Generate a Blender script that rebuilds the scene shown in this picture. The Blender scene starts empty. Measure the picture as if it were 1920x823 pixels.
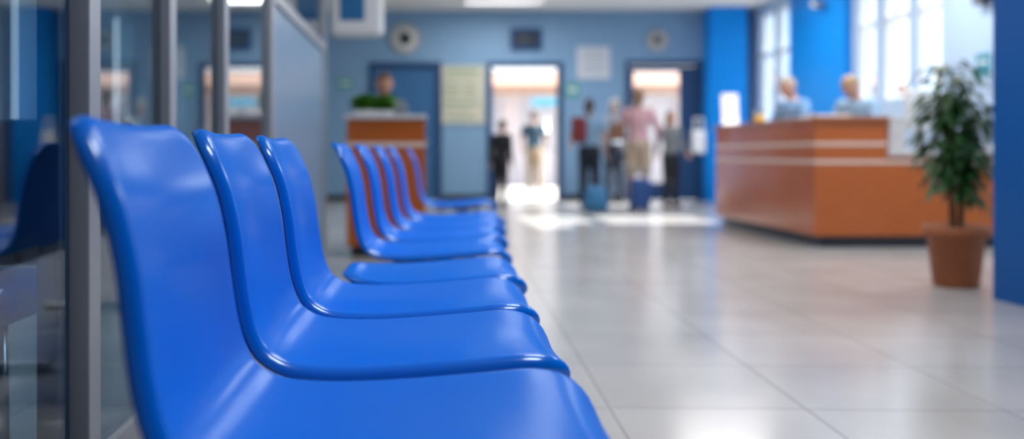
import bpy, bmesh, math, random, bisect
from mathutils import Vector, Matrix, Euler
random.seed(7)
sc = bpy.context.scene
COL = sc.collection
sc.view_settings.view_transform = 'Standard'

# ---------------------------------------------------------------- materials
MATS = {}
def mat(name, col, rough=0.5, metal=0.0, coat=0.0, var=0.06, nscale=8.0, bump=0.0, emit=0.0, spec=0.5, stretch=None, col2=None):
    if name in MATS: return MATS[name]
    m = bpy.data.materials.new(name); m.use_nodes = True
    nt = m.node_tree; b = nt.nodes['Principled BSDF']
    tc = nt.nodes.new('ShaderNodeTexCoord'); mp = nt.nodes.new('ShaderNodeMapping')
    if stretch: mp.inputs['Scale'].default_value = stretch
    nz = nt.nodes.new('ShaderNodeTexNoise'); nz.inputs['Scale'].default_value = nscale
    nz.inputs['Detail'].default_value = 4
    nt.links.new(tc.outputs['Object'], mp.inputs[0]); nt.links.new(mp.outputs[0], nz.inputs['Vector'])
    mx = nt.nodes.new('ShaderNodeMix'); mx.data_type = 'RGBA'
    c = (*col, 1)
    c2 = (*col2, 1) if col2 else (*[max(0, v*(1-var*2)) for v in col], 1)
    mx.inputs[6].default_value = c2; mx.inputs[7].default_value = c
    nt.links.new(nz.outputs[0], mx.inputs[0]); nt.links.new(mx.outputs[2], b.inputs['Base Color'])
    b.inputs['Roughness'].default_value = rough; b.inputs['Metallic'].default_value = metal
    b.inputs['Coat Weight'].default_value = coat; b.inputs['Coat Roughness'].default_value = 0.08
    b.inputs['Specular IOR Level'].default_value = spec
    if bump:
        bp = nt.nodes.new('ShaderNodeBump'); bp.inputs['Strength'].default_value = bump; bp.inputs['Distance'].default_value = 0.002
        nt.links.new(nz.outputs[0], bp.inputs['Height']); nt.links.new(bp.outputs[0], b.inputs['Normal'])
    MATS[name] = m; return m

def glass_mat(name, tint, rough=0.02, refl=1.0):
    m = bpy.data.materials.new(name); m.use_nodes = True; nt = m.node_tree; nt.nodes.clear()
    o = nt.nodes.new('ShaderNodeOutputMaterial'); mx = nt.nodes.new('ShaderNodeMixShader')
    lw = nt.nodes.new('ShaderNodeLayerWeight'); lw.inputs[0].default_value = .5
    pw = nt.nodes.new('ShaderNodeMath'); pw.operation = 'POWER'; pw.inputs[1].default_value = 4.0
    ma = nt.nodes.new('ShaderNodeMath'); ma.operation = 'MULTIPLY_ADD'; ma.inputs[1].default_value = .9*refl; ma.inputs[2].default_value = .045*refl
    nt.links.new(lw.outputs['Facing'], pw.inputs[0]); nt.links.new(pw.outputs[0], ma.inputs[0])
    tr = nt.nodes.new('ShaderNodeBsdfTransparent'); tr.inputs[0].default_value = (*tint, 1)
    gl = nt.nodes.new('ShaderNodeBsdfGlossy'); gl.inputs['Roughness'].default_value = rough
    nt.links.new(ma.outputs[0], mx.inputs[0]); nt.links.new(tr.outputs[0], mx.inputs[1]); nt.links.new(gl.outputs[0], mx.inputs[2])
    nt.links.new(mx.outputs[0], o.inputs[0]); return m

def plastic_mat(name, col, rough, f0, f90, col2):
    m = bpy.data.materials.new(name); m.use_nodes = True; nt = m.node_tree; nt.nodes.clear()
    o = nt.nodes.new('ShaderNodeOutputMaterial'); mx = nt.nodes.new('ShaderNodeMixShader')
    lw = nt.nodes.new('ShaderNodeLayerWeight'); lw.inputs[0].default_value = .5
    pw = nt.nodes.new('ShaderNodeMath'); pw.operation = 'POWER'; pw.inputs[1].default_value = 5.0
    ma = nt.nodes.new('ShaderNodeMath'); ma.operation = 'MULTIPLY_ADD'; ma.inputs[1].default_value = f90-f0; ma.inputs[2].default_value = f0
    nt.links.new(lw.outputs['Facing'], pw.inputs[0]); nt.links.new(pw.outputs[0], ma.inputs[0])
    tc = nt.nodes.new('ShaderNodeTexCoord'); nz = nt.nodes.new('ShaderNodeTexNoise'); nz.inputs['Scale'].default_value = 4
    cm = nt.nodes.new('ShaderNodeMix'); cm.data_type = 'RGBA'; cm.inputs[6].default_value = (*col2, 1); cm.inputs[7].default_value = (*col, 1)
    nt.links.new(tc.outputs['Object'], nz.inputs['Vector']); nt.links.new(nz.outputs[0], cm.inputs[0])
    df = nt.nodes.new('ShaderNodeBsdfDiffuse'); nt.links.new(cm.outputs[2], df.inputs[0])
    gl = nt.nodes.new('ShaderNodeBsdfGlossy'); gl.inputs['Roughness'].default_value = rough; gl.inputs[0].default_value = (.75, .92, 1, 1)
    nz2 = nt.nodes.new('ShaderNodeTexNoise'); nz2.inputs['Scale'].default_value = 900
    bp = nt.nodes.new('ShaderNodeBump'); bp.inputs['Strength'].default_value = .06; bp.inputs['Distance'].default_value = .0005
    nt.links.new(tc.outputs['Object'], nz2.inputs['Vector']); nt.links.new(nz2.outputs[0], bp.inputs['Height']); nt.links.new(bp.outputs[0], gl.inputs['Normal'])
    nt.links.new(ma.outputs[0], mx.inputs[0]); nt.links.new(df.outputs[0], mx.inputs[1]); nt.links.new(gl.outputs[0], mx.inputs[2])
    nt.links.new(mx.outputs[0], o.inputs[0]); return m

BLUE = plastic_mat('blue_plastic', (0.0, 0.165, 0.80), 0.20, 0.085, 0.20, (0.0, 0.148, 0.74))
STEEL = mat('brushed_steel', (0.55, 0.56, 0.58), 0.3, 1.0, stretch=(1, 1, 30))
ALU = mat('aluminium', (0.40, 0.43, 0.47), 0.4, 0.35, stretch=(20, 20, 1))
NAVY = mat('navy_frame', (0.010, 0.045, 0.10), 0.35)
WALLB = mat('wall_blue_paint', (0.21, 0.37, 0.56), 0.6, nscale=2, bump=0.1, var=0.04)
WALLR = mat('wall_pale_paint', (0.46, 0.62, 0.82), 0.6, nscale=2, var=0.04)
VIVID = mat('vivid_blue_paint', (0.002, 0.27, 0.82), 0.4, nscale=2, var=0.04, spec=.2)
DEEP = mat('deep_blue_paint', (0.001, 0.09, 0.34), 0.45, nscale=2, var=0.05, spec=.2)
WHITE = mat('white_paint', (0.80, 0.81, 0.82), 0.5)
CEIL = mat('ceiling_paint', (0.80, 0.78, 0.74), 0.8)
WOOD = mat('orange_wood', (0.52, 0.13, 0.012), 0.24, coat=0.2, nscale=5, stretch=(1, 1, 9), col2=(0.38, 0.082, 0.007))
DARK = mat('dark_plinth', (0.02, 0.025, 0.035), 0.4)
STRIPE = mat('pale_stripe', (0.78, 0.60, 0.50), 0.4)
TOPW = mat('pale_worktop', (0.62, 0.60, 0.60), 0.3)
DOORF = mat('door_frame_blue', (0.01, 0.06, 0.17), 0.4)
DOORB = mat('door_leaf_blue', (0.03, 0.14, 0.32), 0.45)
BLACK = mat('black_rubber', (0.01, 0.01, 0.012), 0.5)
TERRA = mat('terracotta', (0.36, 0.105, 0.035), 0.65, bump=0.2, var=0.12)
SOIL = mat('soil', (0.03, 0.018, 0.01), 0.9, nscale=60, bump=0.6)
LEAF = mat('leaf_green', (0.03, 0.12, 0.025), 0.4, nscale=10, col2=(0.010, 0.045, 0.012))
LEAF2 = mat('leaf_light', (0.16, 0.42, 0.05), 0.45, nscale=10, col2=(0.06, 0.22, 0.02))
BARK = mat('bark', (0.12, 0.07, 0.035), 0.8, nscale=30, bump=0.5)
GLASS = glass_mat('partition_glass', (0.62, 0.72, 0.78))
CLEAR = glass_mat('window_glass', (0.98, 0.99, 1.0), refl=.5)

def floor_material():
    m = bpy.data.materials.new('floor_tile'); m.use_nodes = True; nt = m.node_tree; b = nt.nodes['Principled BSDF']
    tc = nt.nodes.new('ShaderNodeTexCoord'); mp = nt.nodes.new('ShaderNodeMapping')
    mp.inputs['Location'].default_value = (0.32, 0.10, 0); mp.inputs['Rotation'].default_value = (0, 0, math.radians(1.8))
    br = nt.nodes.new('ShaderNodeTexBrick'); br.offset = 0; br.squash = 1
    br.inputs['Scale'].default_value = 1; br.inputs['Brick Width'].default_value = 0.6; br.inputs['Row Height'].default_value = 0.6
    br.inputs['Mortar Size'].default_value = 0.004; br.inputs['Mortar Smooth'].default_value = 0.3
    br.inputs['Color1'].default_value = (0.56, 0.55, 0.54, 1); br.inputs['Color2'].default_value = (0.52, 0.51, 0.50, 1)
    br.inputs['Mortar'].default_value = (0.29, 0.28, 0.28, 1)
    nz = nt.nodes.new('ShaderNodeTexNoise'); nz.inputs['Scale'].default_value = 2.5; nz.inputs['Detail'].default_value = 6
    mx = nt.nodes.new('ShaderNodeMix'); mx.data_type = 'RGBA'; mx.blend_type = 'MULTIPLY'; mx.inputs[0].default_value = 0.2
    nt.links.new(tc.outputs['Object'], mp.inputs[0]); nt.links.new(mp.outputs[0], br.inputs['Vector']); nt.links.new(mp.outputs[0], nz.inputs['Vector'])
    nt.links.new(br.outputs[0], mx.inputs[6]); nt.links.new(nz.outputs[0], mx.inputs[7]); nt.links.new(mx.outputs[2], b.inputs['Base Color'])
    rr = nt.nodes.new('ShaderNodeMapRange'); rr.inputs[3].default_value = 0.13; rr.inputs[4].default_value = 0.26
    nt.links.new(nz.outputs[0], rr.inputs[0]); nt.links.new(rr.outputs[0], b.inputs['Roughness'])
    bp = nt.nodes.new('ShaderNodeBump'); bp.inputs['Strength'].default_value = 0.3; bp.inputs['Distance'].default_value = 0.002; bp.invert = True
    nt.links.new(br.outputs['Fac'], bp.inputs['Height']); nt.links.new(bp.outputs[0], b.inputs['Normal'])
    return m
FLOOR = floor_material()

# ---------------------------------------------------------------- helpers
def mk(name, me, loc=(0, 0, 0), parent=None, m=None, smooth=False, **props):
    ob = bpy.data.objects.new(name, me); COL.objects.link(ob); ob.location = loc
    if parent: ob.parent = parent
    if m and me is not None:
        me.materials.clear(); me.materials.append(m)
    if smooth and me is not None:
        for p in me.polygons: p.use_smooth = True
    for k, v in props.items(): ob[k] = v
    return ob
def empty(name, loc, rot=0, **props):
    ob = bpy.data.objects.new(name, None); COL.objects.link(ob); ob.location = loc; ob.rotation_euler = (0, 0, rot)
    ob.empty_display_size = 0.1
    for k, v in props.items(): ob[k] = v
    return ob
def tomesh(bm, name='m'):
    me = bpy.data.meshes.new(name); bmesh.ops.recalc_face_normals(bm, faces=bm.faces); bm.to_mesh(me); bm.free(); return me
def add_box(bm, x0, x1, y0, y1, z0, z1, bevel=0, mi=0):
    r = bmesh.ops.create_cube(bm, size=1)
    for v in r['verts']:
        v.co = Vector(((x0+x1)/2+v.co.x*(x1-x0), (y0+y1)/2+v.co.y*(y1-y0), (z0+z1)/2+v.co.z*(z1-z0)))
    if bevel:
        es = list({e for v in r['verts'] for e in v.link_edges})
        bmesh.ops.bevel(bm, geom=es, offset=bevel, segments=2, affect='EDGES', profile=0.5)
def box(name, x0, x1, y0, y1, z0, z1, m, parent=None, bevel=0, **props):
    cx, cy = (x0+x1)/2, (y0+y1)/2
    bm = bmesh.new(); add_box(bm, x0-cx, x1-cx, y0-cy, y1-cy, 0, z1-z0, bevel)
    return mk(name, tomesh(bm), (cx, cy, z0), parent, m, **props)
def boxes(name, lst, m, parent=None, bevel=0, **props):
    bm = bmesh.new()
    for b in lst: add_box(bm, *b, bevel=bevel)
    return mk(name, tomesh(bm), (0, 0, 0), parent, m, **props)
def add_cone(bm, p0, p1, r0, r1, n=16, cap=True):
    p0, p1 = Vector(p0), Vector(p1); d = p1-p0
    q = d.to_track_quat('Z', 'Y').to_matrix().to_4x4()
    bmesh.ops.create_cone(bm, cap_ends=cap, segments=n, radius1=r0, radius2=r1, depth=d.length, matrix=Matrix.Translation((p0+p1)/2) @ q)
def add_ball(bm, c, r, s=(1, 1, 1), sub=2, rot=None):
    M = Matrix.Translation(c)
    if rot is not None: M = M @ rot
    bmesh.ops.create_icosphere(bm, subdivisions=sub, radius=r, matrix=M @ Matrix.Diagonal((*s, 1)))
def cyl(name, p0, p1, r0, r1, m, parent=None, n=24, smooth=True, **props):
    p0 = Vector(p0); p1 = Vector(p1)
    bm = bmesh.new(); add_cone(bm, Vector((0, 0, 0)), p1-p0, r0, r1, n)
    ob = mk(name, tomesh(bm), p0, parent, m, **props)
    if smooth:
        for p in ob.data.polygons: p.use_smooth = len(p.vertices) == 4
    return ob
def lathe(name, prof, m, loc=(0, 0, 0), parent=None, n=40, **props):
    bm = bmesh.new(); rings = []
    for r, z in prof:
        rings.append([bm.verts.new((r*math.cos(2*math.pi*i/n), r*math.sin(2*math.pi*i/n), z)) for i in range(n)])
    for a, b in zip(rings, rings[1:]):
        for i in range(n): bm.faces.new((a[i], a[(i+1) % n], b[(i+1) % n], b[i]))
    bm.faces.new(rings[0]); bm.faces.new(rings[-1])
    return mk(name, tomesh(bm), loc, parent, m, True, **props)

# ---------------------------------------------------------------- room
YB = 16.0; H = 3.22
S = dict(kind='structure')
box('floor', -3.7, 5.7, -3.0, 16.2, -0.1, 0.0, FLOOR, **S)
box('ceiling', -3.7, 5.7, -3.0, 16.2, H, H+0.1, CEIL, **S)
box('wall_front', -3.7, 5.7, -3.2, -3.0, 0, H, WALLB, **S)
D1 = (-0.90, 0.18, 2.27); D2 = (1.10, 2.23, 2.27); D3 = (3.44, 4.60, 2.30)
lst = []; x = -3.7
for a, b, t in (D1, D2, D3):
    lst += [(x, a, YB, YB+0.2, 0, H), (a, b, YB, YB+0.2, t, H)]; x = b
lst.append((x, 5.7, YB, YB+0.2, 0, H))
boxes('wall_back', lst, WALLB, **S)
XR = 5.46
wins = [(10.02, 10.58), (10.70, 11.36), (11.50, 12.02), (14.10, 14.72), (14.84, 15.45)]
lst = []; y = 4.95
for a, b in wins:
    z0 = 1.42 if a < 13 else 1.0
    lst += [(XR, XR+0.2, y, a, 0, H), (XR, XR+0.2, a, b, 0, z0), (XR, XR+0.2, a, b, 3.05, H)]; y = b
lst.append((XR, XR+0.2, y, YB, 0, H))
boxes('wall_right', lst, WALLR, **S)
for i, (a, b) in enumerate(wins):
    z0 = 1.42 if a < 13 else 1.0
    w = empty('window_%d' % (i+1), (XR+0.08, (a+b)/2, z0), **S)
    hw = (b-a)/2; hz = 3.05-z0
    f = 0.035
    boxes('window_frame', [(-.03, .03, -hw, -hw+f, 0, hz), (-.03, .03, hw-f, hw, 0, hz), (-.03, .03, -hw+f, hw-f, 0, f),
        (-.03, .03, -hw+f, hw-f, hz-f, hz), (-.03, .03, -hw+f, hw-f, 2.35-z0, 2.43-z0)], WHITE, w)
    box('glass_pane', -.004, .004, -hw+f, hw-f, f, hz-f, CLEAR, w)
box('trim_1', XR-0.10, XR, 12.12, 13.95, 0, H, VIVID, **S)
box('trim_2', 4.68, 5.28, 15.55, 16.0, 0, H, VIVID, **S)
box('trim_3', 4.2, 5.46, 12.9, 13.3, H-0.12, H, WHITE, **S)
box('wall_partition', 3.06, 3.30, -3.0, 5.10, 0.0, H, DEEP, **S)
box('wall_return', 3.30, 5.66, 4.75, 4.95, 0, H, WALLR, **S)
boxes('baseboard_back', [(-3.5, -1.0, YB-.02, YB, 0, .1), (.27, 1.02, YB-.02, YB, 0, .1), (2.31, 3.36, YB-.02, YB, 0, .1)], DARK, **S)
lst = []; y = -3.0
for a, b in ((3.6, 4.0), (5.6, 6.1), (8.0, 8.5), (10.6, 11.3), (13.0, 13.7)):
    lst += [(-3.7, -3.5, y, a, 0, H), (-3.7, -3.5, a, b, 0, 1.0), (-3.7, -3.5, a, b, 2.4, H)]; y = b
lst.append((-3.7, -3.5, y, YB, 0, H))
boxes('wall_left', lst, mat('teal_grey', (0.09, 0.17, 0.23), 0.6), **S)

def door_frame(n, a, b, t):
    e = empty('door_%d' % n, ((a+b)/2, YB, 0), **S); hw = (b-a)/2; f = 0.075
    boxes('door_frame', [(-hw-f, -hw, -.04, .2, 0, t+f), (hw, hw+f, -.04, .2, 0, t+f), (-hw, hw, -.04, .2, t, t+f)], DOORF, e)
    return e, hw
e, hw = door_frame(1, *D1)
box('door_leaf', -hw, hw, .03, .08, 0.01, 2.26, DOORB, e)
cyl('door_handle', (hw-.12, -.03, 1.0), (hw-.24, -.03, 1.0), .012, .012, STEEL, e)
e, hw = door_frame(2, *D2)
bm = bmesh.new(); add_box(bm, 0, .04, 0, .95, 0.01, 2.25)
mk('door_leaf', tomesh(bm), (-hw, .22, 0), e, DOORB)
e, hw = door_frame(3, *D3)
boxes('door_leaf', [(-hw, -hw+.08, .05, .1, .01, 2.28), (hw-.30, hw, .05, .1, .01, 2.28), (-hw+.08, hw-.3, .05, .1, 2.2, 2.28), (-hw+.08, hw-.3, .05, .1, .01, .3)], DOORF, e)
box('glass_pane', -hw+.08, hw-.3, .072, .078, .3, 2.2, CLEAR, e)

box('ground', -6, 14, 16.2, 34, -0.12, -0.02, mat('paving', (0.60, 0.56, 0.53), 0.7, nscale=3), **S)
bf = empty('building', (3, 25, -.02), label='pale shop building with striped canopy across the street', category='building')
boxes('facade', [(-8, 9, 0, .3, 0, .9), (-8, 9, 0, .3, 2.5, 3.0)] + [(x, x+.5, 0, .3, .9, 2.5) for x in (-8, -5.5, -3, -1, 1.2, 3.6, 6, 8.5)], mat('cream_render', (0.72, 0.66, 0.68), 0.8), bf)
box('shop_window', -8, 9, .12, .16, .9, 2.5, mat('shop_glass', (0.46, 0.54, 0.64), 0.2, nscale=1.2, col2=(0.76, 0.68, 0.66)), bf)
bm = bmesh.new()
vs = [bm.verts.new(c) for c in ((-8, -1.4, 2.55), (9, -1.4, 2.55), (9, 0, 2.95), (-8, 0, 2.95), (-8, -1.4, 2.30), (9, -1.4, 2.30))]
bm.faces.new(vs[:4]); bm.faces.new((vs[0], vs[1], vs[5], vs[4]))
mk('awning', tomesh(bm), (0, 0, 0), bf, mat('awning_fabric', (0.42, 0.25, 0.18), 0.8))
sb = empty('street_sign', (2.85, 22.5, -.02), label='cyan sign board on a metal post outside', category='sign')
cyl('post', (0, 0, 0), (0, 0, 1.95), .03, .03, STEEL, sb)
box('board', -.35, .35, -.03, .03, 1.95, 2.15, mat('cyan_board', (0.12, 0.42, 0.58), 0.5), sb, bevel=.01)

# ---------------------------------------------------------------- glass partition
gp = empty('partition_screen', (-0.78, 4.5, 0), label='floor-to-ceiling aluminium framed glass partition', category='partition')
posts = [2.10, 2.76, 3.51, 4.58, 6.98]
def post(y, w=.075):
    box('post', -.03, .03, y-4.5, y-4.5+w, 0, H-.005, ALU, gp, bevel=.004)
for y in [-1.2]+posts: post(y)
box('post', -.06, -.012, 2.03-4.5, 2.096-4.5, 0, H-.005, NAVY, gp, bevel=.004, label='dark navy door stile')
for a, b in zip([-1.2]+posts, posts):
    a2 = a+.08; b2 = b-.005 if b != 2.10 else 2.025
    box('bottom_rail', -.025, .025, a2-4.5, b2-4.5, 0, .09, ALU, gp)
    box('top_rail', -.025, .025, a2-4.5, b2-4.5, H-.1, H-.005, ALU, gp)
    if a > 3.6:
        box('middle_rail', -.025, .03, a2-4.5, b2-4.5, 1.54, 1.60, ALU, gp)
    if a == 4.58:
        box('panel', -.012, .012, a2-4.5, b2-4.5, .09, 1.54, mat('panel_blue', (0.20, 0.34, 0.50), 0.35), gp, label='steel blue laminate infill panel')
        box('glass_pane', -.004, .004, a2-4.5, b2-4.5, 1.60, H-.1, GLASS, gp)
    else:
        box('glass_pane', -.004, .004, a2-4.5, b2-4.5, .09, H-.1, GLASS, gp)

# ---------------------------------------------------------------- chairs
def resample(pts):
    P = [Vector((p[0], p[1])) for p in pts]; out = []
    Q = [2*P[0]-P[1]]+P+[2*P[-1]-P[-2]]
    for i in range(1, len(Q)-2):
        for k in range(30):
            t = k/30
            a, b, c, d = Q[i-1], Q[i], Q[i+1], Q[i+2]
            out.append(.5*((2*b)+(-a+c)*t+(2*a-5*b+4*c-d)*t*t+(-a+3*b-3*c+d)*t**3))
    out.append(P[-1]); L = [0]
    for a, b in zip(out, out[1:]): L.append(L[-1]+(b-a).length)
    return out, L
def shell_mesh(pts, W=.225, rb=.07, rf=.12, R=.023, conc=.014):
    P, L = resample(pts); T = L[-1]
    def at(s):
        s = min(max(s, 0), T)
        i = min(max(bisect.bisect_left(L, s), 1), len(L)-1)
        f = (s-L[i-1])/max(L[i]-L[i-1], 1e-9)
        p = P[i-1].lerp(P[i], f)
        a = P[max(i-12, 0)]; b = P[min(i+11, len(P)-1)]; t = (b-a).normalized()
        return p, Vector((-t.y, t.x))
    ed = [0, .0004, .0016, .0036, .0065, .010, .0145, .020, .027, .036, .047, .06, .075]
    rows = ed+[.075+(T-.15)*k/50 for k in range(1, 50)]+[T-e for e in reversed(ed)]
    bm = bmesh.new(); grid = []
    for s in rows:
        p, n = at(s)
        r = rb if s < T/2 else rf
        e = min(s, T-s)
        w = W if e >= r else W-r+math.sqrt(max(r*r-(r-e)**2, 0))
        tap = 1-.05*max(0, 1-s/(T*.45))
        edc = [0, .0004, .0016, .0036, .0065, .010, .0145, .020, .028]
        us = [-(w-c) for c in edc]+[-(w-.028)+(2*(w-.028))*k/20 for k in range(1, 20)]+[(w-c) for c in reversed(edc)]
        row = []
        for u in us:
            qx = abs(u)-(W-r); qy = r-e
            d = r-math.hypot(max(qx, 0), max(qy, 0)) if (qx > 0 or qy > 0) else min(W-abs(u), e)
            if qx > 0 and qy <= 0: d = W-abs(u)
            if qy > 0 and qx <= 0: d = e
            d = max(d, 0)
            drop = 0 if d >= R else R-math.sqrt(max(R*R-(R-d)**2, 0))
            off = conc*(u/W)**2-drop
            row.append(bm.verts.new((p.x+n.x*off, u*tap, p.y+n.y*off)))
        grid.append(row)
    for a, b in zip(grid, grid[1:]):
        for i in range(len(a)-1):
            bm.faces.new((a[i], b[i], b[i+1], a[i+1]))
    me = bpy.data.meshes.new('chair_shell')
    bm.to_mesh(me); bm.free()
    for p in me.polygons: p.use_smooth = True
    return me
FR = [(-.09, .445), (-.02, .449), (.08, .457), (.15, .463), (.190, .460), (.214, .446), (.227, .427), (.232, .407)]
PROF = [(-.361, .826), (-.350, .810), (-.332, .773), (-.312, .725), (-.298, .665), (-.290, .605), (-.282, .552), (-.270, .506), (-.250, .473), (-.212, .452), (-.155, .445)]+FR
PROF4 = [(-.245, .475), (-.235, .466), (-.205, .452), (-.15, .445)]+FR
SH = shell_mesh(PROF); SH4 = shell_mesh(PROF4, rb=.12)
SH.materials.append(BLUE); SH4.materials.append(BLUE)
bm = bmesh.new()
for u in (-.13, .13):
    add_box(bm, -.17, .13, u-.013, u+.013, .412, .425, .002)
    add_box(bm, -.15, -.12, u-.01, u+.01, .422, .438, 0)
    add_box(bm, .08, .11, u-.01, u+.01, .422, .449, 0)
add_box(bm, -.045, .045, -.16, .16, .393, .414, .002)
BR = tomesh(bm); BR.materials.append(STEEL)
bm = bmesh.new(); add_cone(bm, (0, 0, 0), (0, 0, .017), .009, .009, 8)
BO = tomesh(bm); BO.materials.append(BLACK)
lab = 'glossy blue moulded plastic waiting chair on steel beam'
def chair(x, yn, rot=0, mesh=SH, label=lab, group='blue chairs in the waiting row'):
    c = empty('waiting_chair', (x, yn+.225, 0), rot, label=label, category='chair', group=group)
    s = bpy.data.objects.new('seat_shell', mesh); COL.objects.link(s); s.parent = c
    md = s.modifiers.new('t', 'SOLIDIFY'); md.thickness = .005; md.offset = -1
    b = bpy.data.objects.new('support_bracket', BR); COL.objects.link(b); b.parent = c
    for u in (-.13, .13):
        for xx in (-.135, .095):
            b = bpy.data.objects.new('bolt', BO); COL.objects.link(b); b.parent = c; b.location = (xx, u, .396)
    return c
chair(0, .92, label='glossy blue moulded plastic chair at the end of the row')
chair(0, 1.43); chair(.01, 1.92)
chair(0.035, 2.40, mesh=SH4, label='low backless blue plastic seat on steel beam')
bank2 = [(.055, 3.05), (.09, 3.60), (.13, 4.15), (.17, 4.70)]
rz = -math.atan2(.125, 1.65)
for x, y in bank2: chair(x, y, 0)
chair(.235, 6.15, label='single blue plastic chair beside the wooden desk')
def beam_frame(x, y0, y1, legs, rot=0):
    c = empty('beam_frame', (x, (y0+y1)/2, 0), rot, label='steel beam with legs carrying the blue chairs', category='chair frame')
    h = (y1-y0)/2
    box('beam', -.03, .03, -h, h, .345, .393, STEEL, c, bevel=.004)
    for l in legs:
        t = l*h
        box('leg', -.022, .022, t-.022, t+.022, .03, .345, STEEL, c, bevel=.003)
        box('foot', -.25, .22, t-.025, t+.025, 0.0, .03, STEEL, c, bevel=.006)
beam_frame(0.01, .95, 2.84, (-.45, .55))
beam_frame(.11, 3.10, 5.13, (-.7, .7), rz)
beam_frame(.235, 6.17, 6.58, (0,))
dc = empty('side_chair', (-1.12, 2.25, 0), label='dark upholstered chair with blue seat behind the glass', category='chair')
box('backrest', -.24, .24, .12, .17, .50, .87, mat('dark_teal_fabric', (0.012, 0.05, 0.065), 0.8, bump=.3, nscale=60), dc, bevel=.02)
box('seat', -.24, .24, -.25, .2, .41, .49, BLUE, dc, bevel=.03)
for sx in (-.2, .2):
    for sy in (-.2, .15): cyl('leg', (sx*1.05, sy*1.05, 0), (sx, sy, .42), .011, .011, STEEL, dc, 12)

# ---------------------------------------------------------------- small desk with plants
sd = empty('service_desk', (-.31, 7.2, 0), label='orange wood service desk with pale top and stripe', category='desk')
box('plinth', -.27, .27, .05, .45, 0, .08, DARK, sd)
box('body', -.30, .30, 0, .5, .08, .84, WOOD, sd, bevel=.004)
box('stripe', -.303, .303, -.004, .504, .84, .875, STRIPE, sd)
box('upper_panel', -.30, .30, 0, .5, .875, 1.05, WOOD, sd, bevel=.003)
box('desk_top', -.32, .31, -.03, .53, 1.05, 1.085, TOPW, sd, bevel=.006)
pl = empty('desk_planter', (-.42, 7.42, 1.085), label='low planter of bright green herbs on the desk', category='plant')
box('planter_box', -.15, .15, -.07, .07, 0, .045, WHITE, pl, bevel=.01)
def leaf_cluster(bm, n, fn, Lr=(.06, .1), wr=.25, droop=.5):
    for _ in range(n):
        c, dirn = fn(); d = Vector(dirn).normalized(); L = random.uniform(*Lr); w = L*wr
        side = d.cross(Vector((random.uniform(-.4, .4), random.uniform(-.4, .4), 1))).normalized()
        c = Vector(c); rows = []
        for k, ww in ((0, .1), (.3, 1), (.65, .8), (1, .05)):
            p = c+d*L*k-Vector((0, 0, droop*L*k*k)); up = side.cross(d)*.15*w
            rows.append((bm.verts.new(p-side*w*ww+up*ww), bm.verts.new(p), bm.verts.new(p+side*w*ww+up*ww)))
        for a, b in zip(rows, rows[1:]):
            bm.faces.new((a[0], a[1], b[1], b[0])); bm.faces.new((a[1], a[2], b[2], b[1]))
bm = bmesh.new()
def f1():
    a = random.uniform(0, 6.28); return (random.uniform(-.15, .15), random.uniform(-.06, .06), random.uniform(.04, .14)), (math.cos(a), math.sin(a), random.uniform(.2, 1.4))
leaf_cluster(bm, 420, f1, (.05, .095), .34, .3)
mk('foliage', tomesh(bm), (0, 0, 0), pl, LEAF2)

# ---------------------------------------------------------------- reception counter
rc = empty('reception_counter', (3.25, 7.9, 0), label='L-shaped orange wood reception counter with pale stripes', category='reception counter')
FX = 1.95
boxes('plinth', [(.06, .60, .06, 2.64, 0, .10), (.60, FX, .06, .58, 0, .10)], DARK, rc)
boxes('lower_panel', [(0, .60, 0, 2.70, .10, .705), (.60, FX, 0, .62, .10, .705)], WOOD, rc)
boxes('stripe', [(-.004, .604, -.004, 2.704, .705, .735), (.604, FX, -.004, .624, .705, .735)], STRIPE, rc)
boxes('middle_panel', [(0, .60, 0, 2.70, .735, .855), (.60, FX, 0, .62, .735, .77)], WOOD, rc)
box('stripe', -.004, .604, -.004, 2.704, .855, .885, STRIPE, rc)
box('upper_panel', 0, .60, 0, 2.70, .885, 1.07, WOOD, rc)
box('counter_top', -.03, .62, -.03, 2.73, 1.07, 1.10, mat('counter_top_wood', (0.42, 0.14, 0.04), .25, coat=.4), rc, bevel=.006)
box('worktop', .605, FX, -.02, .64, .77, .80, TOPW, rc, bevel=.005)
lh = empty('leaflet_holder', (3.33, 10.35, 1.10), label='white leaflet stand holding printed sheets', category='leaflet holder')
box('stand_base', -.09, .09, -.05, .05, 0, .02, WHITE, lh, bevel=.004)
bm = bmesh.new(); add_box(bm, -.09, .09, -.006, .006, 0, .33, .002)
o = mk('leaflet', tomesh(bm), (0, .0, .02), lh, mat('paper_white', (.9, .9, .9), .6)); o.rotation_euler = (-.12, 0, 0)
pc = empty('pen_pot', (3.47, 9.85, 1.10), label='yellow pot with pens on the counter', category='pen pot')
lathe('pot_body', [(.04, 0), (.05, .005), (.055, .09), (.048, .09), (.04, .01)], mat('yellow_plastic', (.85, .50, .03), .4), parent=pc)
for i in range(4):
    a = i*1.6; cyl('pen', (.01*math.cos(a), .01*math.sin(a), .012), (.045*math.cos(a), .045*math.sin(a), .15), .005, .005, [BLACK, DEEP, WHITE, TERRA][i], pc, 8)
tr = empty('paper_tray', (3.55, 8.35, 1.10), label='pale grey tray of papers on the counter', category='paper tray')
boxes('tray_body', [(-.16, .16, -.11, .11, 0, .008), (-.16, -.152, -.11, .11, .008, .04), (.152, .16, -.11, .11, .008, .04), (-.152, .152, .102, .11, .008, .04)], TOPW, tr)
box('paper_stack', -.145, .145, -.10, .095, .008, .03, MATS['paper_white'], tr)
mo = empty('computer_monitor', (4.32, 8.26, .80), .5, label='white desktop monitor seen from behind on worktop', category='monitor')
lathe('monitor_base', [(.12, 0), (.12, .012), (.03, .02)], WHITE, parent=mo)
cyl('monitor_neck', (0, 0, .018), (0, .0, .24), .022, .018, WHITE, mo)
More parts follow.
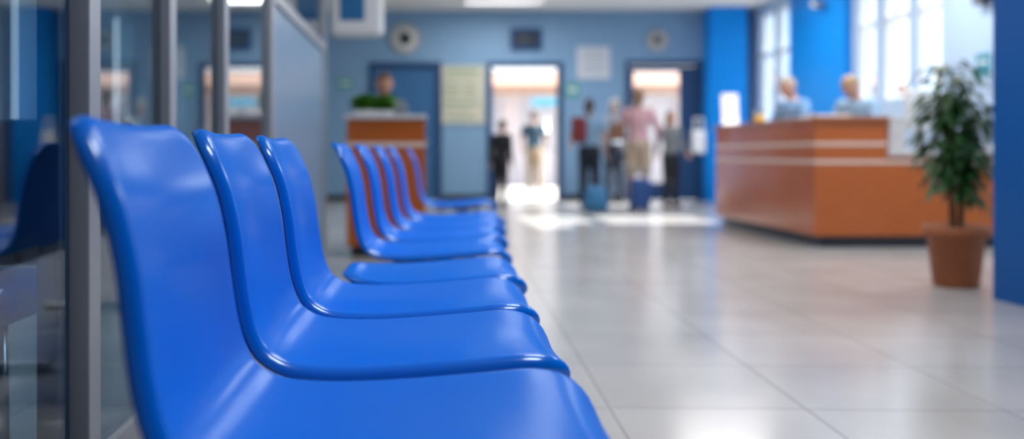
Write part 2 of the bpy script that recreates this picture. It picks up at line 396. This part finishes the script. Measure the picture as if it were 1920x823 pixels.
box('monitor_case', -.20, .20, -.05, .02, .20, .54, WHITE, mo, bevel=.02)
box('screen', -.18, .18, .0205, .024, .22, .52, mat('screen_dark', (.03, .06, .1), .2), mo)
tel = empty('desk_telephone', (4.70, 8.08, .80), .3, label='pale grey telephone on the lower worktop', category='telephone')
box('phone_body', -.09, .09, -.10, .10, 0, .05, TOPW, tel, bevel=.012)
boxes('handset', [(-.085, -.04, -.09, -.05, .05, .08), (-.085, -.04, .05, .09, .05, .08), (-.08, -.045, -.09, .09, .08, .1)], WHITE, tel, bevel=.004)
dbx = empty('document_box', (3.98, 8.06, .80), label='white document box on the lower worktop', category='box')
box('box_body', -.07, .07, -.08, .08, 0, .26, TOPW, dbx, bevel=.006)
box('box_lid', -.075, .075, -.085, .085, .26, .30, TOPW, dbx, bevel=.006)

# ---------------------------------------------------------------- potted plant
pp = empty('potted_plant', (3.14, 5.60, 0), label='leafy green indoor plant in terracotta pot', category='plant')
lathe('pot', [(.115, 0), (.125, .01), (.155, .29), (.175, .295), (.180, .36), (.155, .36), (.15, .31), (.02, .31)], TERRA, parent=pp)
lathe('soil', [(.149, .312), (.148, .325), (.05, .33)], SOIL, parent=pp)
bm = bmesh.new(); tips = []
for i in range(7):
    a = i*.9+.3; p = Vector((.03*math.cos(a), .03*math.sin(a), .325)); hh = random.uniform(.64, .99)
    lean = Vector((math.cos(a), math.sin(a), 0))*random.uniform(.04, .14); prev = p
    for k in range(1, 8):
        q = p+Vector((0, 0, hh*k/7))+lean*(k/7)**1.6
        add_cone(bm, prev, q, .010-.001*k, .009-.001*k, 6)
        if k > 2: tips.append((q, a))
        prev = q
mk('stem', tomesh(bm), (0, 0, 0), pp, BARK)
bm = bmesh.new()
def f2():
    q, a = random.choice(tips); b = random.uniform(0, 6.28); r = random.uniform(0, .12)*(1.25-abs(q.z-.95))
    c = q+Vector((math.cos(b)*r, math.sin(b)*r, random.uniform(-.10, .08)))
    return c, (math.cos(b), math.sin(b), random.uniform(-.6, .6))
leaf_cluster(bm, 780, f2, (.08, .14), .16, .6)
mk('foliage', tomesh(bm), (0, 0, 0), pp, LEAF)

# ---------------------------------------------------------------- wall items
def clock(x, z, r, ring, label):
    c = empty('wall_clock', (x, YB-.0, z), label=label, category='clock')
    c.rotation_euler = (math.radians(90), 0, 0)
    lathe('clock_rim', [(r, 0), (r, .045), (r*.97, .055), (r*.86, .05), (r*.84, .03), (.01, .03)], ring, parent=c)
    lathe('clock_face', [(r*.84, .031), (r*.83, .034), (.01, .034)], mat('clock_face_white', (.66, .66, .64), .5), parent=c)
    lathe('clock_hub', [(r*.42, .0345), (r*.42, .038), (r*.3, .038), (r*.3, .0345)], mat('clock_grey', (.12, .14, .16), .5), parent=c)
    box('hour_hand', -.006, .006, -.01, r*.45, .038, .041, BLACK, c)
    o = box('minute_hand', -.005, .005, -.01, r*.7, .041, .044, BLACK, c); o.rotation_euler = (0, 0, -1.9)
    for k in range(12):
        a = k*math.pi/6; o = box('hour_mark', -.006, .006, -.02, .02, .034, .036, BLACK, c)
        o.location = (math.sin(a)*r*.74, math.cos(a)*r*.74, .034); o.rotation_euler = (0, 0, -a)
k = 16/1770
def wx(p): return (p-800)*k
def wz(p): return .78-(p-290)*k
clock(wx(760), wz(73), .26, mat('clock_rim_grey', (.40, .42, .42), .4), 'large round grey rimmed wall clock')
clock(wx(1232), wz(76), .18, mat('clock_rim_pale', (.5, .5, .48), .4), 'small round pale rimmed wall clock')
def panel(name, x0, x1, y0, y1, m, label, cat, frame=None, marks=(), mm=None, t=.02, fr=.03):
    c = empty(name, (wx((x0+x1)/2), YB, wz(y1)), label=label, category=cat)
    hw = (x1-x0)/2*k; h = (y1-y0)*k
    if frame:
        boxes('frame', [(-hw, -hw+fr, -t-.012, 0, 0, h), (hw-fr, hw, -t-.012, 0, 0, h), (-hw+fr, hw-fr, -t-.012, 0, 0, fr), (-hw+fr, hw-fr, -t-.012, 0, h-fr, h)], frame, c)
        box('panel_face', -hw+fr, hw-fr, -t, 0, fr, h-fr, m, c)
    else: box('sheet', -hw, hw, -t, 0, 0, h, m, c)
    if marks:
        boxes('printed_marks', [(-hw+2*hw*a, -hw+2*hw*b, -t-.003, -t, h*(1-d), h*(1-cc)) for a, b, cc, d in marks], mm, c)
    return c
rows_ = [(.2, .85, .08, .15), (.12, .9, .19, .22)]+[(.12, .45+.05*random.random(), y, y+.035) for y in (.3, .37, .44, .51)]+[(.55, .88-.1*random.random(), y, y+.035) for y in (.3, .37, .44, .51)]+[(.12, .88, .62, .68), (.12, .7, .74, .77), (.2, .8, .86, .92)]
panel('notice_board', 820, 910, 122, 233, mat('poster_cream', (.64, .61, .50), .6), 'cream poster with green printed lines in pale frame', 'poster', mat('poster_frame', (.45, .52, .50), .5), rows_, mat('poster_ink', (.34, .42, .26), .6))
panel('wall_display', 957, 1015, 54, 94, mat('display_dark', (.004, .01, .02), .5), 'dark blue framed electronic display above doorway', 'display', mat('display_frame', (.003, .055, .18), .7), [(.28, .72, .42, .56)], mat('display_glow', (.02, .07, .12), .4), fr=.06, t=.05)
panel('paper_notice', 1082, 1143, 88, 148, mat('notice_paper', (.66, .70, .74), .6), 'pale paper notice with faint text lines', 'notice', None, [(.15, .85, .12+.13*i, .16+.13*i) for i in range(6)], mat('notice_ink', (.36, .42, .5), .6), t=.02)
panel('small_sign', 632, 664, 148, 166, mat('sign_green', (.08, .36, .33), .5), 'small green wall sign', 'sign', None, [(.2, .8, .35, .6)], WHITE, t=.012)
panel('small_sign', 1061, 1086, 156, 182, mat('sign_green', (.08, .36, .33), .5), 'small green wall sign beside doorway', 'sign', None, [(.2, .8, .35, .6)], WHITE, t=.012)
rs = empty('wall_notice', (XR, 9.25, 1.55), label='small teal notice on the pale blue wall', category='notice')
box('sheet', -.012, 0, -.12, .12, 0, .22, mat('teal_sheet', (.05, .30, .42), .5), rs)
box('printed_marks', -.014, -.012, -.08, .08, .12, .15, WHITE, rs)
wl = empty('wall_speaker', (XR, 9.2, 2.25), label='small dark wall speaker', category='speaker')
box('speaker_case', -.10, 0, -.09, .09, 0, .22, DARK, wl, bevel=.01)
boxes('grille', [(-.104, -.10, -.06, .06, .03+.03*i, .042+.03*i) for i in range(5)], STEEL, wl)
sca = empty('security_camera', (XR-.10, 12.75, 2.82), label='white security camera on blue pilaster', category='camera')
cyl('mount', (0, 0, 0), (-.10, 0, 0), .03, .02, WHITE, sca)
cyl('camera_body', (-.10, .08, .0), (-.14, -.14, -.03), .05, .05, WHITE, sca)
cyl('lens', (-.14, -.14, -.03), (-.144, -.165, -.033), .035, .03, BLACK, sca)
hs = empty('hanging_display', (-.52, 7.6, 1.74), label='white rounded ceiling-hung display box with blue screen', category='display')
box('case', -.26, .17, 0, .16, 0, .48, WHITE, hs, bevel=.045)
box('screen', -.18, .02, -.006, .002, .12, .42, mat('screen_blue', (.02, .16, .38), .3), hs, bevel=.002)
cyl('hanger_rod', (-.05, .08, .47), (-.05, .08, H-1.745), .018, .018, WHITE, hs)

# ---------------------------------------------------------------- luggage
def suitcase(loc, rot, w, d, h, m, label, handle=.3):
    s = empty('suitcase', loc, rot, label=label, category='suitcase')
    box('shell', -w/2, w/2, -d/2, d/2, .05, h, m, s, bevel=.045)
    for sx in (-1, 1):
        for sy in (-1, 1): cyl('wheel', (sx*(w/2-.06)-.012, sy*(d/2-.05), .026), (sx*(w/2-.06)+.012, sy*(d/2-.05), .026), .026, .026, BLACK, s, 16)
    boxes('handle', [(-.10, -.085, -.01, .01, h-.01, h+handle), (.085, .10, -.01, .01, h-.01, h+handle), (-.10, .10, -.012, .012, h+handle, h+handle+.025)], STEEL, s)
    boxes('ribs', [(x-.006, x+.006, -d/2-.006, d/2+.006, .10, h-.06) for x in (-w*.3, -w*.1, w*.1, w*.3)], m, s)
    return s
def wy(yf): return 1380/(yf-290)

# ---------------------------------------------------------------- people
def remesh(bm, vox, name):
    me = tomesh(bm, name); ob = bpy.data.objects.new('tmp', me); COL.objects.link(ob)
    md = ob.modifiers.new('r', 'REMESH'); md.mode = 'VOXEL'; md.voxel_size = vox
    ms = ob.modifiers.new('s', 'SMOOTH'); ms.factor = .5; ms.iterations = 3
    dg = bpy.context.evaluated_depsgraph_get(); dg.update()
    out = bpy.data.meshes.new_from_object(ob.evaluated_get(dg)); bpy.data.objects.remove(ob)
    for p in out.polygons: p.use_smooth = True
    out.name = name; return out
def limb(bm, pts, rs):
    for i in range(len(pts)-1): add_cone(bm, pts[i], pts[i+1], rs[i], rs[i+1], 14)
    for p, r in zip(pts, rs): add_ball(bm, p, r)
def loft(bm, secs, fn):
    rings = []
    for (z, rx, ry, yo) in secs:
        rings.append([bm.verts.new(fn(Vector((rx*math.cos(t*math.pi/12), yo+ry*math.sin(t*math.pi/12), z)))) for t in range(24)])
    for a, b in zip(rings, rings[1:]):
        for i in range(24): bm.faces.new((a[i], a[(i+1) % 24], b[(i+1) % 24], b[i]))
    bm.faces.new(rings[0][::-1]); bm.faces.new(rings[-1])
def SK(c=(0.55, 0.30, 0.20)): return mat('skin_%0.2f' % c[0], c, .5, var=.04)
def person(loc, rot, h, label, shirt, pants, hair=(.05, .03, .02), skin=(.55, .30, .20), lean=0, nod=0, turn=0,
           arms=None, legs=None, sleeve='long', bottom='long', hairlen=0, shoes=(.02, .02, .02), bun=False, skirt=False):
    root = empty('person', loc, rot, label=label, category='person')
    s = h/1.70
    Rl = Matrix.Rotation(lean, 4, 'X')
    def up(p):
        p = Vector(p)
        if p.z > .93: p = Vector((0, 0, .93))+(Rl @ (p-Vector((0, 0, .93))))
        return p*s
    nc = Vector((0, 0, 1.48)); Rh = Rl @ Matrix.Rotation(turn, 4, 'Z') @ Matrix.Rotation(nod, 4, 'X')
    def hd(p):
        return (up(nc)/s + (Rh.to_3x3() @ Vector(p)))*s
    if arms is None: arms = (((.225, .03, 1.12), (.235, -.04, .88)), ((-.225, .03, 1.12), (-.235, -.04, .88)))
    if legs is None: legs = (((.09, -.01, .49), (.095, .02, .085)), ((-.09, -.01, .49), (-.10, .03, .085)))
    tors = [(.80, .12, .09, 0), (.86, .155, .105, .005), (.93, .16, .11, .01), (1.03, .135, .095, .0), (1.12, .13, .09, -.005), (1.24, .15, .105, 0), (1.34, .165, .105, 0), (1.40, .14, .085, .005), (1.44, .07, .06, .01)]
    bm = bmesh.new()
    loft(bm, tors, up)
    limb(bm, [up((0, .01, 1.40)), up((0, -.01, 1.50))], [.056*s, .05*s])
    Rm = Rh.to_3x3().to_4x4()
    add_ball(bm, hd((0, -.005, .115)), .1*s, (.78, .95, 1.08), 3, Rm)
    add_ball(bm, hd((0, -.04, .045)), .06*s, (.85, .85, .8), 2, Rm)
    add_cone(bm, hd((0, -.085, .125)), hd((0, -.118, .085)), .008*s, .016*s, 8)
    for sx in (-1, 1): add_ball(bm, hd((sx*.08, .005, .10)), .03*s, (.35, .6, 1), 2, Rm)
    for sx, (el, wr) in zip((1, -1), arms):
        sh = up((sx*.165, .0, 1.375)); el_, wr_ = up(el), up(wr)
        limb(bm, [up((sx*.11, 0, 1.37)), sh, el_, wr_], [.05*s, .052*s, .040*s, .027*s])
        d = (wr_-el_).normalized(); sd_ = Vector((0, 1, 0)); sd_ = (sd_-d*sd_.dot(d))
        if sd_.length < .3: sd_ = Vector((1, 0, 0))-d*d.x
        sd_.normalize()
        nrm = d.cross(sd_)
        pm = wr_+d*.05*s
        for q in (-.022, -.007, .008, .023): limb(bm, [wr_+sd_*q*.6*s, pm+d*.035*s+sd_*q*s], [.016*s, .012*s])
        for q, L in ((-.030, .062), (-.010, .075), (.010, .080), (.030, .070)):
            b0 = pm+d*.035*s+sd_*q*s; b1 = b0+d*L*.5*s+nrm*.008*s*sx; b2 = b1+d*L*.45*s+nrm*.025*s*sx
            limb(bm, [b0, b1, b2], [.0095*s, .0085*s, .0075*s])
        t0 = wr_+d*.025*s-sd_*.018*s; t1 = t0+d*.03*s-sd_*.03*s; t2 = t1+d*.03*s-sd_*.008*s
        limb(bm, [t0, t1, t2], [.013*s, .011*s, .009*s])
    for sx, (kn, an) in zip((1, -1), legs):
        kn, an = Vector(kn)*s, Vector(an)*s
        limb(bm, [Vector((sx*.085, 0, .88))*s, kn, kn.lerp(an, .35)+Vector((0, .012, 0))*s, an], [.088*s, .055*s, .052*s, .035*s])
        limb(bm, [an, an+Vector((0, -.12, -.045))*s], [.036*s, .022*s])
    mk('body', remesh(bm, .009, 'body'), (0, 0, 0), root, SK(skin))
    for sx in (-1, 1):
        bm = bmesh.new(); add_ball(bm, (0, 0, 0), .011*s, (1, .6, .8)); mk('eye', tomesh(bm), hd((sx*.032, -.088, .118)), root, BLACK, True)
    bm = bmesh.new(); add_ball(bm, (0, 0, 0), .022*s, (1, .35, .3)); mk('mouth', tomesh(bm), hd((0, -.088, .052)), root, mat('lips', (.35, .1, .09), .5), True)
    g = .013
    bm = bmesh.new()
    loft(bm, [(.86 if not skirt else .9, .165, .115, .005)]+[(z, rx+g, ry+g, yo) for z, rx, ry, yo in tors[2:8]]+[(1.435, .075, .066, .01)], up)
    for sx, (el, wr) in zip((1, -1), arms):
        sh = up((sx*.165, 0, 1.375)); el_, wr_ = up(el), up(wr)
        if sleeve == 'long': limb(bm, [up((sx*.11, 0, 1.37)), sh, el_, el_.lerp(wr_, .93)], [.058*s, .066*s, .054*s, .039*s])
        else: limb(bm, [up((sx*.11, 0, 1.37)), sh, sh.lerp(el_, .65)], [.058*s, .066*s, .062*s])
    mk('shirt', remesh(bm, .013, 'shirt'), (0, 0, 0), root, shirt)
    bm = bmesh.new()
    loft(bm, [(.79, .13, .10, 0), (.86, .168, .118, .005), (.93, .176, .126, .01), (.99, .155, .112, .005)], lambda p: p*s)
    for sx, (kn, an) in zip((1, -1), legs):
        kn, an = Vector(kn)*s, Vector(an)*s; hp = Vector((sx*.085, 0, .88))*s
        if bottom == 'long': limb(bm, [hp, kn, kn.lerp(an, .93)], [.098*s, .072*s, .058*s])
        else: limb(bm, [hp, hp.lerp(kn, .85)], [.102*s, .09*s])
    if skirt: loft(bm, [(.45, .20, .17, 0), (.7, .19, .15, 0), (.95, .165, .12, .005)], lambda p: p*s)
    mk('skirt' if skirt else ('trousers' if bottom == 'long' else 'shorts'), remesh(bm, .013, 'trousers'), (0, 0, 0), root, pants)
    for sx, (kn, an) in zip((1, -1), legs):
        an = Vector(an)*s; z = max(.0, an.z-.085*s)
        bm = bmesh.new()
        limb(bm, [Vector((0, .025, .045))*s, Vector((0, -.06, .042))*s, Vector((0, -.155, .035))*s], [.043*s, .042*s, .034*s])
        for v in bm.verts: v.co.z = max(v.co.z, 0.0)
        mk('shoe', remesh(bm, .009, 'shoe'), (an.x, an.y, z), root, mat('shoe_%0.2f' % shoes[0], shoes, .5))
    if hair is not None:
        bm = bmesh.new(); add_ball(bm, (0, 0, 0), .1, (.84, 1.02, 1.12), 3)
        for v in bm.verts:
            if v.co.y < -.02 and v.co.z < .055: v.co = v.co*.80
            elif v.co.z < -.06 : v.co = v.co*.85
            v.co = v.co+v.co.normalized()*random.uniform(0, .003)
            v.co = hd(v.co+Vector((0, .006, .122)))
        if hairlen:
            limb(bm, [hd((0, .05, .14)), hd((0, .085, .03)), hd((0, .095, .03-hairlen))], [.075*s, .06*s, .03*s])
        if bun: add_ball(bm, hd((0, .09, .19)), .04*s)
        mk('hair', remesh(bm, .010, 'hair'), (0, 0, 0), root, mat('hair_%0.2f_%0.2f' % hair[:2], hair, .6, nscale=60, bump=.5))
    return root
def cloth(n, c): return mat('cloth_'+n, c, .85, nscale=25, bump=.3, var=.1)
def at(px, yf):
    d = wy(yf); return ((px-800)*d/1770, d, 0)
PI = math.pi
d = 18.6
person(((1001-800)*d/1770, d, -.02), PI, 1.66, 'person in dark teal shirt and tan trousers standing outside the doorway', cloth('teal', (.02, .05, .075)), cloth('tan', (.26, .19, .12)),
    arms=(((.26, .03, 1.14), (.22, -.10, .95)), ((-.26, .03, 1.14), (-.22, -.10, .95))), sleeve='short', skin=(.36, .19, .12))
person(at(938, 388), PI*.8, 1.30, 'child in dark coat standing beside the doorway', cloth('black', (.012, .014, .02)), cloth('black', (.012, .014, .02)), lean=.12)
person(at(1105, 389), PI*.9, 1.60, 'person in light blue shirt with dark red backpack', cloth('paleblue', (.22, .38, .58)), cloth('darknavy', (.012, .018, .035)), hair=(.03, .018, .012), hairlen=.06,
    arms=(((.27, .04, 1.14), (.30, -.12, .98)), ((-.25, .04, 1.12), (-.25, -.06, .88))), legs=(((.10, -.05, .49), (.11, -.04, .085)), ((-.09, .0, .49), (-.10, .08, .085))), sleeve='short')
person(at(1197, 392), PI*.95, 1.72, 'person in pink blouse and khaki shorts seen from behind', cloth('pink', (.50, .30, .34)), cloth('khaki', (.42, .33, .24)), hair=(.16, .085, .04), hairlen=.05,
    bottom='short', sleeve='long', arms=(((.25, .0, 1.14), (.22, -.16, 1.0)), ((-.27, .03, 1.14), (-.28, -.10, .95))))
person(at(1258, 389), .4, 1.42, 'shorter person in mottled grey top and black trousers', mat('cloth_mottled', (.30, .32, .33), .85, nscale=30, col2=(.02, .03, .03)), cloth('black', (.012, .014, .02)), hair=(.10, .05, .03), hairlen=.10,
    arms=(((.25, .02, 1.14), (.22, -.14, .98)), ((-.28, .02, 1.14), (-.36, -.05, .95))))
person(((1152-800)*15.1/1770, 15.1, 0), PI*1.1, 1.68, 'white haired person in pale grey jacket near the door', cloth('palegrey', (.35, .42, .50)), cloth('darknavy', (.012, .018, .035)), hair=(.6, .6, .58), skin=(.6, .36, .27))
person(((1470-800)*10.15/1770+.14, 10.12, 0), -1.15, 1.63, 'grey haired receptionist in light blue shirt leaning at counter', cloth('skyblue', (.22, .42, .72)), cloth('darknavy', (.012, .018, .035)), hair=(.42, .36, .30), skin=(.62, .36, .26), lean=.18, nod=.35,
    arms=(((.25, -.10, 1.16), (.18, -.30, 1.10)), ((-.25, -.10, 1.16), (-.18, -.30, 1.10))))
person(((1592-800)*9.35/1770+.14, 9.35, 0), -1.0, 1.60, 'fair haired receptionist in pale blue shirt looking down', cloth('iceblue', (.36, .56, .78)), cloth('darknavy', (.012, .018, .035)), hair=(.45, .30, .16), skin=(.62, .34, .24), lean=.26, nod=.55,
    arms=(((.25, -.10, 1.16), (.16, -.32, 1.12)), ((-.25, -.10, 1.16), (-.16, -.32, 1.12))))
person((-.385, 8.3, 0), .2, 1.50, 'clerk in grey shirt standing behind the small desk', cloth('grey', (.16, .20, .24)), cloth('darknavy', (.012, .018, .035)), hair=(.10, .05, .03), skin=(.50, .26, .17), lean=.10, nod=.25,
    arms=(((.24, -.06, 1.14), (.14, -.26, 1.12)), ((-.24, -.06, 1.14), (-.14, -.26, 1.12))))
MAR = cloth('maroon', (.16, .02, .025))
bp_ = empty('backpack', (at(1082, 389)[0], at(1105, 389)[1]-.22, .95), label='dark red backpack carried on the shoulder', category='backpack')
box('pack_body', -.12, .10, -.08, .06, 0, .38, MAR, bp_, bevel=.05)
box('pack_pocket', -.09, .06, -.11, -.075, .05, .2, MAR, bp_, bevel=.015)
sbg = empty('shoulder_bag', (at(1160, 391)[0]-.05, at(1162, 391)[1]-.20, .98), label='brown leather shoulder bag', category='bag')
box('bag_body', -.12, .10, -.06, .06, 0, .25, mat('brown_leather', (.16, .07, .035), .5), sbg, bevel=.03)
boxes('strap', [(-.09, -.07, -.01, .01, .24, .52), (.05, .07, -.01, .01, .24, .52), (-.09, .07, -.01, .01, .52, .54)], MATS['brown_leather'], sbg)
wb = empty('tote_bag', (at(1303, 389)[0]+.03, at(1303, 389)[1]-.08, .80), label='white tote bag held at the side', category='bag')
box('bag_body', -.10, .10, -.05, .05, 0, .34, mat('white_canvas', (.8, .82, .84), .8), wb, bevel=.03)
boxes('strap', [(-.07, -.05, -.008, .008, .33, .5), (.05, .07, -.008, .008, .33, .5), (-.07, .07, -.008, .008, .5, .52)], MATS['white_canvas'], wb)
suitcase(at(1200, 398), .2, .25, .20, .46, mat('suitcase_blue', (.01, .06, .22), .5), 'small blue wheeled suitcase standing behind a traveller', .10)
rb = empty('duffel_bag', at(1117, 398), label='soft light blue travel bag on the floor', category='bag')
bm = bmesh.new(); add_box(bm, -.18, .18, -.13, .13, 0, .36, .09)
bmesh.ops.subdivide_edges(bm, edges=bm.edges[:], cuts=1, smooth=.3)
for v in bm.verts: v.co.z = max(0, v.co.z); v.co.x *= 1-.25*v.co.z/.36
mk('bag_body', tomesh(bm), (0, 0, 0), rb, mat('bag_cyan', (.03, .16, .34), .7), True)
boxes('handle', [(-.08, -.06, -.01, .01, .34, .44), (.06, .08, -.01, .01, .34, .44), (-.08, .08, -.01, .01, .44, .46)], DARK, rb)

# ---------------------------------------------------------------- lights
def area(loc, sx, sy, e, col=(1, .98, .96), rot=(0, 0, 0)):
    l = bpy.data.lights.new('added_fill_light', 'AREA'); l.shape = 'RECTANGLE'; l.size = sx; l.size_y = sy; l.energy = e; l.color = col
    o = bpy.data.objects.new('added_fill_light', l); COL.objects.link(o); o.location = loc; o.rotation_euler = rot; return o
for x, y, e in ((1.2, 1.2, 54), (1.2, 3.8, 58), (1.2, 6.5, 30), (1.2, 9.2, 18), (1.2, 12.0, 14), (1.2, 14.6, 40), (4.2, 7.0, 62), (4.2, 9.4, 56), (3.9, 12.4, 52)):
    c = empty('added_fill_panel', (x, y, H-.05), label='white frame around an added fill light, out of view', category='added fill light', group='added fill lights')  # added overhead fill, unseen: brightens the room and gives the chair backs highlights
    boxes('fill_panel_frame', [(-.62, -.60, -.32, .32, 0, .045), (.60, .62, -.32, .32, 0, .045), (-.60, .60, -.32, -.30, 0, .045), (-.60, .60, .30, .32, 0, .045)], WHITE, c)
    area((x, y, H-.03), 1.15, .56, e)
area((-2.2, 4.0, H-.03), 1.1, .5, 22, (.85, .93, 1))  # added fill without a fixture, for the room behind the glass
area((-2.2, 10.0, H-.03), 1.1, .5, 26, (.85, .93, 1))  # second added fill over the same side room
sun = bpy.data.lights.new('sun', 'SUN'); sun.energy = 22; sun.angle = .009; sun.color = (1, .96, .9)
so = bpy.data.objects.new('sun', sun); COL.objects.link(so)
so.rotation_euler = Vector((1, 0.0, .676)).to_track_quat('Z', 'Y').to_euler()
w = bpy.data.worlds.new('world'); sc.world = w; w.use_nodes = True
nt = w.node_tree; bg = nt.nodes['Background']
tc = nt.nodes.new('ShaderNodeTexCoord'); rp = nt.nodes.new('ShaderNodeValToRGB')
sp = nt.nodes.new('ShaderNodeSeparateXYZ')
nt.links.new(tc.outputs['Generated'], sp.inputs[0]); nt.links.new(sp.outputs[2], rp.inputs[0])
rp.color_ramp.elements[0].color = (.86, .89, .92, 1); rp.color_ramp.elements[1].color = (.62, .80, 1, 1)
nt.links.new(rp.outputs[0], bg.inputs[0]); bg.inputs[1].default_value = 2.4

# ---------------------------------------------------------------- camera
cd = bpy.data.cameras.new('camera'); cam = bpy.data.objects.new('camera', cd); COL.objects.link(cam); sc.camera = cam
cam.location = (0, 0, .78); cam.rotation_euler = (math.radians(90), 0, 0)
cd.sensor_width = 36; cd.lens = 1770/1920*36; cd.shift_x = 160/1920; cd.shift_y = -121.5/1920
cd.clip_start = .05; cd.dof.use_dof = True; cd.dof.focus_distance = 1.72; cd.dof.aperture_fstop = 1.5
